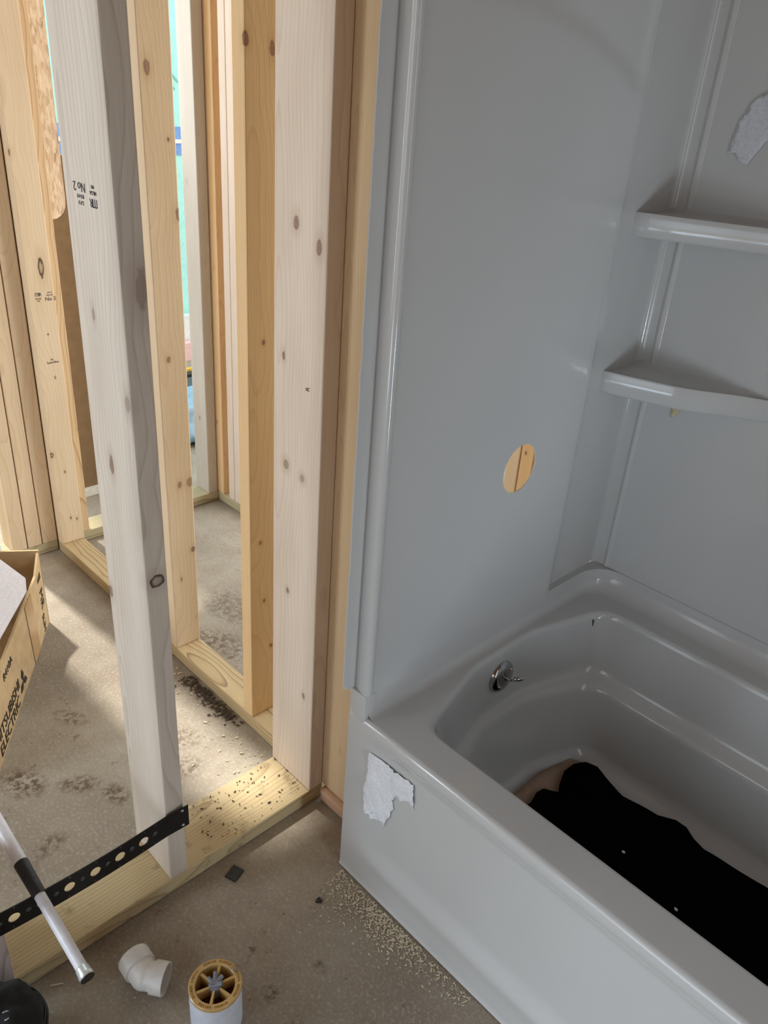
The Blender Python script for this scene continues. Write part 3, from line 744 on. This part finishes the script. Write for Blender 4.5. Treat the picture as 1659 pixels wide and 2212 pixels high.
# round plumbing hole cut through the end panel
cb = bmesh.new(); tube(cb, (-.9, 1.1685, .8395), (-.7, 1.1685, .8395), .0495, seg=64)
cut = link('cutter', cb, M_tub)
bo = so.modifiers.new('hole', 'BOOLEAN'); bo.operation = 'DIFFERENCE'; bo.object = cut; bo.solver = 'EXACT'
dg = bpy.context.evaluated_depsgraph_get(); dg.update()
me = bpy.data.meshes.new_from_object(so.evaluated_get(dg))
so.modifiers.clear(); so.data = me
bpy.data.objects.remove(cut)
autosmooth(so, 32); to_world_child(so, sur)
def shelf(front, zt, th, ydeep=1.570):
    # front: list of (x, y) from the end wall towards the right, finishing on the back wall
    pts_ = [Vector((x, y, 0)) for x, y in front]; f = spline(pts_, 8)
    bm_ = bmesh.new()
    prof_ = [(0.014, zt - .004), (.006, zt - .001), (.0, zt), (-.0 - .0, zt)]  # placeholder, real rings below
    rings_ = []
    for (inn, z) in [(.012, zt - .005), (.006, zt - .0045), (.002, zt - .002), (.0, zt - .006), (.0, zt - th + .006), (.003, zt - th + .001), (.010, zt - th), (.05, zt - th + .004)]:
        rw = []
        for i, p in enumerate(f):
            y = min(p.y + inn, ydeep); rw.append(bm_.verts.new((p.x, y, z)))
        rings_.append(rw)
    top = [bm_.verts.new((p.x, ydeep, zt + .004)) for p in f]; topm = [bm_.verts.new((p.x, max(min(ydeep - .015, ydeep), p.y + .012) if ydeep - p.y > .03 else ydeep, zt - .006)) for p in f]
    bot = [bm_.verts.new((p.x, ydeep, zt - th)) for p in f]
    allr = [top, topm] + rings_ + [bot]
    for A, B in zip(allr, allr[1:]):
        for i in range(len(A) - 1): bm_.faces.new((A[i], B[i], B[i + 1], A[i + 1]))
    bmesh.ops.recalc_face_normals(bm_, faces=bm_.faces)
    o_ = link('shelf', bm_, M_tub); autosmooth(o_, 60); to_world_child(o_, sur); return o_
shelf([(-.806, 1.438), (-.76, 1.447), (-.70, 1.462), (-.58, 1.500), (-.46, 1.532), (-.38, 1.552), (-.30, 1.570)], 1.292, .046)
shelf([(-.806, 1.436), (-.72, 1.458), (-.64, 1.484), (-.56, 1.535), (-.49, 1.570)], .984, .048)
sm_ = [(-.61, 1.53), (-.64, 1.525), (-.672, 1.500), (-.691, 1.488), (-.699, 1.466), (-.708, 1.455), (-.713, 1.423), (-.717, 1.392), (-.709, 1.415), (-.704, 1.425), (-.702, 1.40), (-.694, 1.388), (-.675, 1.382), (-.660, 1.410), (-.640, 1.44), (-.60, 1.49)]
sheet('torn_film', sm_, lambda u, w, h: (u, 1.5668 - h, w), .0004, M_film, 'torn white film smear on the back wall above the upper shelf', 'film scrap', jag=.001, crumple=.002)
sheet('sticker_tab', [(-.704, .918), (-.688, .922), (-.678, .914), (-.690, .892), (-.700, .886)], lambda u, w, h: (u, 1.5668, w), .0005, plain('cream_tab', srgb(206, 196, 160), .7), 'tiny cream tab on the wall under the lower shelf', 'sticker')

# ---------------------------------------------------------------- black cloth and paper in the basin
cl = [(-.611, 1.154), (-.621, 1.190), (-.618, 1.212), (-.600, 1.222), (-.590, 1.229), (-.604, 1.255), (-.617, 1.290), (-.615, 1.325), (-.600, 1.352), (-.575, 1.362), (-.545, 1.352), (-.490, 1.337), (-.408, 1.342), (-.375, 1.362), (-.350, 1.362), (-.325, 1.345), (-.297, 1.334), (-.239, 1.340), (-.173, 1.350), (.0, 1.345), (.25, 1.33), (.25, 1.02), (-.2, 1.01), (-.5, 1.01), (-.59, 1.03), (-.618, 1.09)]
bm = bmesh.new(); f_ = bm.faces.new([bm.verts.new((x, y, 0)) for x, y in cl]); bmesh.ops.triangulate(bm, faces=[f_])
for _ in range(4): bmesh.ops.subdivide_edges(bm, edges=[e for e in bm.edges if e.calc_length() > .025], cuts=1)
for v in bm.verts: v.co.z = .098 + .008 * noise.noise(Vector((v.co.x * 9, v.co.y * 9, 2)))
o = link('cloth', bm, M_cloth, smooth=True); sd = o.modifiers.new('t', 'SOLIDIFY'); sd.thickness = .008; sd.offset = -1
tag(o, 'pitch-black cloth spread over the floor of the tub', 'cloth')
sheet('floor_paper', [(-.640, 1.02), (-.655, 1.10), (-.655, 1.25), (-.635, 1.345), (-.60, 1.372), (-.56, 1.372), (-.50, 1.34), (-.50, 1.02)], lambda u, w, h: (u, w, .0885 + max(0, -u - .600) * .25 + h * .2), .0008, M_pinkpaper, 'dusty pinkish paper edge under the black cloth in the tub', 'paper', crumple=.002)
def crumb(name, c, r, mat, label, cat, seed=1):
    bm_ = bmesh.new(); bmesh.ops.create_icosphere(bm_, subdivisions=2, radius=r)
    for v in bm_.verts: v.co *= 1 + 1.0 * noise.noise(v.co * 150 + Vector((seed, 0, 0)))
    for v in bm_.verts: v.co.z = v.co.z * .6
    tag(link(name, bm_, mat, loc=c), label, cat)
crumb('white_crumb', (-.407, 1.20, .106), .0034, M_foam, 'upper white crumb on the black cloth', 'crumb', 3)
crumb('white_crumb', (-.268, 1.16, .108), .0034, M_foam, 'lower white crumb on the black cloth', 'crumb', 8)
tag(link('dark_fleck', boxbm(.005, .0015, .017, -.706, 1.4425, .405, .0006), M_ink), 'tiny black fleck on the far corner of the basin wall', 'fleck')

# ---------------------------------------------------------------- perforated strap
strap = empty('perforated_strap', (-.985, .19, .2), 'black perforated bracket strap nailed across the lower studs', 'strap')
def strap_mesh():
    bm_ = bmesh.new()
    y0_, y1_ = -.05, .537
    cz = lambda y: .2135 + .0 * y
    def add(ya, yb, hole=None):
        pass
    L_ = y1_ - y0_
    # outer rectangle with holes, triangle filled then solidified
    def loop(pts_):
        vs = [bm_.verts.new(p) for p in pts_]; return [bm_.edges.new((vs[i], vs[(i + 1) % len(vs)])) for i in range(len(vs))]
    xs = -.9905
    hw = .026
    def bend(y):   # the free end past the last hole kicks away a little
        return 0.0 if y < .49 else (y - .49) * .12
    zc = lambda y: .1895 + .32 * (y - .34) ** 2
    es = []
    n_ = 40
    out = [(xs, y0_ + L_ * i / n_, .2135 - hw) for i in range(n_ + 1)] + [(xs, y1_ - L_ * i / n_, .2135 + hw) for i in range(n_ + 1)]
    es += loop(out)
    holes = [(.3502 + .0473 * k, 0, .0098) for k in range(-8, 3)]
    dims = [(.3502 - .0236 + .0473 * k, 0, .0055) for k in range(-8, 4)]
    small = []
    for h in holes + dims[-1:]: small += [(h[0] + .003, .0215, .0016), (h[0] - .003, -.0215, .0016)]
    small += [(.525, .019, .003), (.525, -.019, .003)]
    for (hy, hz, r) in holes + dims + small:
        es += loop([(xs, hy + r * math.cos(t), .2135 + hz + r * math.sin(t)) for t in (2 * math.pi * i / (24 if r > .005 else 8) for i in range(24 if r > .005 else 8))])
    bmesh.ops.triangle_fill(bm_, edges=es, use_beauty=True)
    for v in bm_.verts: v.co.x += bend(v.co.y); v.co.z += zc(v.co.y) - .2135
    return bm_, dims
bm, holes = strap_mesh()
so_ = link('strap_band', bm, M_strap); sd = so_.modifiers.new('t', 'SOLIDIFY'); sd.thickness = .002; sd.offset = 0
to_world_child(so_, strap)
for (y, _, _) in holes:
    bm = bmesh.new(); bmesh.ops.create_uvsphere(bm, u_segments=16, v_segments=8, radius=1)
    for v in bm.verts: v.co = Vector((-.9905 + v.co.x * .0015, y + v.co.y * .0056, .1895 + .32 * (y - .34) ** 2 + v.co.z * .0056))
    o = link('dimple', bm, M_dkmetal, smooth=True); to_world_child(o, strap)
for (y, z, dz) in [(.525, .2195, 0), (.525, .1815, 0)]:
    bm = bmesh.new(); bmesh.ops.create_uvsphere(bm, u_segments=10, v_segments=6, radius=.003, matrix=Matrix.Translation((-.986, y, z)))
    n_ = link('nail_head', bm, M_zinc, smooth=True); to_world_child(n_, strap)

# ---------------------------------------------------------------- white conduit resting on the strap
rod = empty('conduit', (-.985, .25, .23), 'white conduit wrapped in black tape resting over the strap', 'conduit')
E0 = Vector((-.83, .2515, .1995)); S0 = Vector((-.975, .2505, .2225)); D = (S0 - E0).normalized()
Lend = E0 + D * .75
bm = bmesh.new(); tube(bm, E0, E0 + D * .16, .0093, seg=28); o = link('pipe', bm, M_conduit, smooth=False); autosmooth(o); to_world_child(o, rod)
bm = bmesh.new(); tube(bm, E0 + D * .152, E0 + D * .225, .0110, .0125, seg=20)
for v in bm.verts: v.co += Vector((0, 0, .001 * noise.noise(v.co * 200)))
o = link('tape_wrap', bm, M_tapeblk); autosmooth(o); to_world_child(o, rod)
bm = bmesh.new(); tube(bm, E0 + D * .215, E0 + D * .58, .0118, seg=28); o = link('sleeve', bm, M_conduit); autosmooth(o); to_world_child(o, rod)
bm = bmesh.new(); lathe(bm, E0 - D * .022, D, [(.006, .0095), (.006, .0115), (.012, .0122), (.014, .0112), (.023, .0108), (.026, .0093)], 28)
o = link('coupling', bm, M_zinc); autosmooth(o); to_world_child(o, rod)
bm = bmesh.new(); tube(bm, E0 - D * .0175, E0 - D * .012, .0112, seg=28); o = link('end_cap', bm, M_blackpl); autosmooth(o); to_world_child(o, rod)

# ---------------------------------------------------------------- PVC elbow
el = empty('pvc_elbow', (-.86, .36, 0), 'loose white pipe elbow lying on the slab', 'pipe elbow')
RA = .0282
c0 = Vector((-.8605, .3625, RA + .0025)); da = Vector((math.cos(R(38)), math.sin(R(38)), .0)); db = Vector((-1, .02, 0)).normalized()
def hub(d, start, length, ro, ri):
    bm_ = bmesh.new(); lathe(bm_, c0, d, [(0, ro * .86), (start, ro * .88), (start + .001, ro), (start + length, ro), (start + length, ri), (start + .004, ri), (start + .003, ri * .86), (0, ri * .84)], 40)
    return bm_
bm = hub(da, .016, .024, RA, RA - .0035)
o = link('open_hub', bm, M_pvc); autosmooth(o); to_world_child(o, el)
bm = hub(db, .014, .029, RA + .001, RA - .0025)
o = link('far_hub', bm, M_pvc); autosmooth(o); to_world_child(o, el)
bm = bmesh.new(); bmesh.ops.create_uvsphere(bm, u_segments=32, v_segments=20, radius=RA * .90, matrix=Matrix.Translation(c0))
# hollow where the open hub looks in
o = link('bend', bm, M_pvc, smooth=True); to_world_child(o, el)

# ---------------------------------------------------------------- drain riser with test cap
def pt_pipe(z): return Vector((-.6305, .3735, z))
rs = empty('drain_riser', (-.630, .3715, 0), 'upright white drain pipe with an amber spoked test cap', 'drain pipe')
PZ = .090; PC = Vector((-.7295, .4267, 0))
bm = bmesh.new(); lathe(bm, PC, (0, 0, 1), [(0.0, .0445), (PZ, .0445), (PZ, .0405), (.01, .0405)], 64)
o = link('pipe', bm, M_pipeW); autosmooth(o); to_world_child(o, rs)
cap = bmesh.new(); cz = Vector((PC.x, PC.y, PZ))
lathe(cap, cz, (0, 0, 1), [(-.02, .0402), (.0, .0405), (.0, .0450), (.0055, .0450), (.0065, .0438), (.0065, .0345), (.0055, .0335), (-.012, .0325), (-.020, .030)], 64)
o = link('cap_ring', cap, M_brass); autosmooth(o); to_world_child(o, rs); capo = o
bm = bmesh.new(); lathe(bm, cz, (0, 0, 1), [(-.018, .0325), (-.0215, .024), (-.020, .0)], 48); o = link('cap_bowl', bm, M_brass_shade, smooth=True); to_world_child(o, rs)
for k in range(6):
    a = R(14 + 60 * k); d = Vector((math.cos(a), math.sin(a), 0))
    bm = bmesh.new()
    x_ = d; y_ = Vector((-d.y, d.x, 0))
    for (r0, r1, w0, w1, z0, z1) in [(.008, .034, .0016, .0026, .003, .004)]:
        b1 = [cz + x_ * r0 + y_ * w0, cz + x_ * r1 + y_ * w1, cz + x_ * r1 - y_ * w1, cz + x_ * r0 - y_ * w0]
        prism(bm, [p + Vector((0, 0, -.018)) for p in b1], (0, 0, .022))
    o = link('cap_spoke', bm, M_brass); to_world_child(o, rs)
bm = bmesh.new()
lathe(bm, cz, (0, 0, 1), [(-.018, .011), (.004, .0105), (.0065, .006), (.007, 0)], 24)
for k, (a, l, w) in enumerate([(100, .020, .0055), (150, .017, .005), (55, .017, .005), (210, .010, .005), (0, .012, .005)]):
    d = Vector((math.cos(R(a + 45)), math.sin(R(a + 45)), 0))
    tube(bm, cz + Vector((0, 0, .004)), cz + d * l + Vector((0, 0, .008)), w, w * .7, 14)
o = link('cap_hub', bm, M_grey); autosmooth(o, 50); to_world_child(o, rs)
# moulded lettering ring: worn raised dashes
bm = bmesh.new()
for k in range(64):
    if k % 16 in (0, 1, 2, 9): continue
    a = 2 * math.pi * k / 64; d = Vector((math.cos(a), math.sin(a), 0)); t_ = Vector((-d.y, d.x, 0))
    c_ = cz + d * .0398 + Vector((0, 0, .0066)); w_ = random.uniform(.0005, .0013)
    prism(bm, [c_ + d * .0019 + t_ * w_, c_ - d * .0019 + t_ * w_, c_ - d * .0019 - t_ * w_, c_ + d * .0019 - t_ * w_], (0, 0, .0005))
o = link('cap_lettering', bm, plain('dull_amber_lettering', srgb(140, 104, 48), .4)); to_world_child(o, rs)
crumb('mortar_crumb', tuple(cz + Vector((-.0, .041, .0095))), .006, plain('mortar', srgb(150, 128, 104), .9), 'small mortar crumb on the rim of the test cap', 'crumb', 5)

# ---------------------------------------------------------------- cardboard box
bx = empty('cardboard_box', (-2.02, .69, 0), 'open brown cardboard carton printed in black at the left edge', 'cardboard box')
u = Vector((.83, -.556, 0)).normalized(); n = Vector((-u.y, u.x, 0)); n = n if n.y > 0 else -n   # n faces towards the partition
C1 = Vector((-2.02, .69, 0)); LB = .62; WB = .36; HB = .205
def wallp(a, b, ha, hb, th=.006, inward=None):
    d = (b - a).normalized(); m_ = inward or Vector((-d.y, d.x, 0))
    pts_ = [a, b, b + Vector((0, 0, hb)), a + Vector((0, 0, ha))]
    bm_ = bmesh.new(); prism(bm_, pts_, m_ * th); return bm_
A_ = C1; B_ = C1 + u * LB; C_ = B_ - n * WB; D_ = C1 - n * WB
bm = bmesh.new()
prism(bm, [A_ + Vector((0, 0, .003)), A_ + u * .07 + Vector((0, 0, .003)), B_ + Vector((0, 0, .003)), B_ + Vector((0, 0, HB)), A_ + u * .22 + Vector((0, 0, HB)), A_ + u * .07 + Vector((0, 0, HB + .0)), A_ + Vector((0, 0, .250))], -n * .006)
sidep = child('side_panel', bm, M_card, bx)
child('end_panel', wallp(D_ + Vector((0, 0, .003)), A_ + Vector((0, 0, .003)), .245, .247, .006, u), M_card, bx)
child('end_panel', wallp(B_ + Vector((0, 0, .003)), C_ + Vector((0, 0, .003)), .20, .20, .006, -u), M_card, bx)
child('side_panel', wallp(C_ + Vector((0, 0, .003)), D_ + Vector((0, 0, .003)), .20, .24, .006, n), M_card, bx)
bm = bmesh.new(); prism(bm, [A_ + Vector((0, 0, .001)), B_ + Vector((0, 0, .001)), C_ + Vector((0, 0, .001)), D_ + Vector((0, 0, .001))], (0, 0, .005)); child('base', bm, M_card, bx)
def onface(s, z, e=.0012): return C1 + u * s + n * e + Vector((0, 0, z))
bm = bmesh.new(); prism(bm, [onface(.13, .004), onface(.20, .004), onface(.215, .20), onface(.145, .20)], n * .0005); child('tape', bm, M_tape, bx)
def fm(s, z, xdir): return frame(onface(s, z), xdir, n)
text_mesh('box_print', 'MITSUBISHI', .044, M_ink, bx, fm(.47, .070, -u))
text_mesh('box_print', 'ELECTRIC', .044, M_ink, bx, fm(.47, .030, -u))
text_mesh('box_print', 'R410A', .03, M_ink, bx, fm(.42, .165, -u))
bm = bmesh.new()
for (ds, dz, a) in ((0, .017, 90), (-.016, -.010, 210), (.016, -.010, 330)):
    c_ = onface(.325, .05) + (-u) * ds + Vector((0, 0, dz)); ca, sa = math.cos(R(a)), math.sin(R(a))
    ax_ = (-u) * ca + Vector((0, 0, sa)); pe = (-u) * -sa + Vector((0, 0, ca))
    prism(bm, [c_ + ax_ * .018, c_ + pe * .0105, c_ - ax_ * .018, c_ - pe * .0105], n * .0006)
child('box_emblem', bm, M_ink, bx)
text_mesh('box_print', 'MR', .045, M_ink, bx, fm(.045, .115, Vector((0, 0, -1))))
text_mesh('box_print', 'SLIM', .03, M_ink, bx, fm(.058, .04, Vector((0, 0, -1))))
bm = bmesh.new()
for i in range(5): prism(bm, [onface(.03 + .007 * i, .175), onface(.034 + .007 * i, .175), onface(.034 + .007 * i, .195 - .002 * i), onface(.03 + .007 * i, .195 - .002 * i)], n * .0006)
child('box_print', bm, M_ink, bx)
# foam block lying over the carton wall
fb = [(-2.075, .592, .272), (-1.868, .592, .272), (-1.808, .585, .262), (-2.02, .565, .262)]
P_ = Vector((-1.815, .578, .262)); T2 = Vector((-1.870, .597, .270))
from mathutils import Vector as V_
L1 = Vector((-2.10, .560, .285)); L2 = Vector((-2.065, .530, .272)); Q_ = Vector((-1.665, .420, .215)); R_ = Vector((-1.95, .36, .235))
bm = bmesh.new()
tv = [bm.verts.new(p) for p in (L1, T2, P_, L2)]; q_ = bm.verts.new(Q_); r_ = bm.verts.new(R_)
off = Vector((-.02, -.02, -.045))
lv_ = [bm.verts.new(p + off) for p in (L1, T2, Q_, R_)]
bm.faces.new(tv); bm.faces.new((tv[3], tv[2], q_, r_))
bm.faces.new((tv[1], tv[0], lv_[0], lv_[1])); bm.faces.new((tv[2], tv[1], lv_[1], lv_[2], q_)); bm.faces.new((r_, q_, lv_[2], lv_[3])); bm.faces.new((tv[0], tv[3], r_, lv_[3], lv_[0])); bm.faces.new((lv_[3], lv_[2], lv_[1], lv_[0]))
bmesh.ops.recalc_face_normals(bm, faces=bm.faces)
bmesh.ops.bevel(bm, geom=bm.edges[:], offset=.003, segments=2, affect='EDGES')
tag(link('foam_block', bm, M_foam), 'white foam block resting on the edge of the carton', 'foam block')
lump('packing_bag', (-2.20, .56, .13), .09, M_clearbag, 'crumpled clear plastic inside the far end of the carton', 'plastic', (1, 1, 1), 9)

# ---------------------------------------------------------------- soft black bag at the lower left
bag = empty('tool_bag', (-.96, .10, 0), 'rounded black tool bag at the lower left corner', 'bag')
bm = bmesh.new(); bmesh.ops.create_uvsphere(bm, u_segments=48, v_segments=32, radius=1)
for v in bm.verts:
    p = v.co.copy(); k = 1 + .10 * noise.noise(p * 2.2) + .03 * noise.noise(p * 6)
    zz = max(p.z, -.8)
    v.co = Vector((p.x * .070 * k, p.y * .070 * k, (zz + .8) * .078 * k))
o = link('bag_body', bm, M_bag, smooth=True, loc=(-.905, .136, .002)); to_world_child(o, bag)
for rr_, zz_ in ((.0675, .084), (.0695, .073)):
    bm = bmesh.new(); pp = [Vector((-.905 + rr_ * math.cos(a), .136 + rr_ * math.sin(a), zz_)) for a in [2 * math.pi * k / 48 for k in range(48)]]
    sweep(bm, pp, .0022, 8); o = link('piping', bm, M_blackpl, smooth=True); to_world_child(o, bag)
bm = bmesh.new(); sweep(bm, [Vector((-.878 + .007 * math.cos(R(a)), .142 + .007 * math.sin(R(a)), .139)) for a in range(-30, 200, 15)], .0012, 8)
o = link('metal_hook', bm, M_zinc, smooth=True); to_world_child(o, bag)

# ---------------------------------------------------------------- floor scraps
tag(link('plastic_chip', boxbm(.027, .032, .003, bev=.001), M_blackpl, loc=(-.950, .614, .002), rot=(0, 0, R(20))), 'square black plastic chip on the slab', 'plastic chip')
tag(link('dark_scrap', prism(bmesh.new(), [(-.006, 0, 0), (-.001, -.009, 0), (.007, -.001, 0), (.004, .005, 0), (.0, .003, 0), (-.004, .006, 0)], (0, 0, .003)), M_ink, loc=(-.787, .707, .001)), 'heart-shaped black scrap on the slab near the apron', 'scrap')
def scatter(name, n_, fn, size, mat, label, cat, flat=True):
    bm_ = bmesh.new()
    for _ in range(n_):
        x, y, z = fn(); s = size * random.uniform(.4, 1.4); a = random.uniform(0, 6.28); t = random.uniform(-.5, .5)
        m_ = Matrix.Translation((x, y, z + s * .3)) @ Matrix.Rotation(a, 4, 'Z') @ Matrix.Rotation(t, 4, 'X')
        hs = Vector((s * random.uniform(.6, 1.4), s * random.uniform(.25, .6), s * .22))
        vs = [bm_.verts.new(m_ @ Vector((hs.x * i, hs.y * j, hs.z * k))) for i in (-.5, .5) for j in (-.5, .5) for k in (-.5, .5)]
        for q in ((0, 1, 3, 2), (4, 6, 7, 5), (0, 4, 5, 1), (2, 3, 7, 6), (0, 2, 6, 4), (1, 5, 7, 3)): bm_.faces.new([vs[i] for i in q])
    o_ = link(name, bm_, mat); tag(o_, label, cat, kind='stuff'); return o_
def saw():
    if random.random() < .45:
        x = random.gauss(-.665, .045); return (x, min(Y0 - .008, Y0 - .010 - abs(random.gauss(0, .030))), .0005)
    t = random.random(); x = -.81 + .36 * t ** 1.5; return (x, Y0 - .008 - abs(random.gauss(0, .032)) * (.6 + .9 * math.sin(min(1, t * 2.2) * math.pi)), .0005)
scatter('sawdust', 1300, saw, .0034, M_chip, 'pale sawdust scattered along the foot of the apron', 'sawdust')
def deb():
    t = random.random(); return (-1.55 + .22 * t + random.gauss(0, .02), YB0 - .008 - abs(random.gauss(0, .018)), .0005)
scatter('dark_debris', 260, deb, .008, M_dirt, 'dark dirt crumbs against the partition plate', 'debris')
def chips():
    t = random.random(); return (-1.70 + .55 * t, YB0 - .02 - abs(random.gauss(0, .06)), .0005)
scatter('wood_crumbs', 140, chips, .005, M_chip, 'light wood crumbs scattered in front of the partition plate', 'wood crumbs')
def pl():
    t = random.random(); return (random.uniform(XA0 + .01, XA1 - .01), .60 + .25 * t, .0385)
scatter('plate_crumbs', 90, pl, .004, M_dirt, 'dirt crumbs on top of the front plate', 'debris')
def allf():
    return (random.uniform(-1.1, -.3), random.uniform(.2, .78), .0005)
scatter('floor_grit', 260, lambda: (random.uniform(-.98, -.25), random.uniform(.2, .78), .0005), .0022, M_chip, 'fine light grit over the slab', 'grit')
tag(link('wood_splinter', boxbm(.022, .003, .002, bev=.0005), M_chip, loc=(-.965, .245, .0015), rot=(0, 0, R(60))), 'orange wood splinter on the slab by the conduit end', 'splinter')
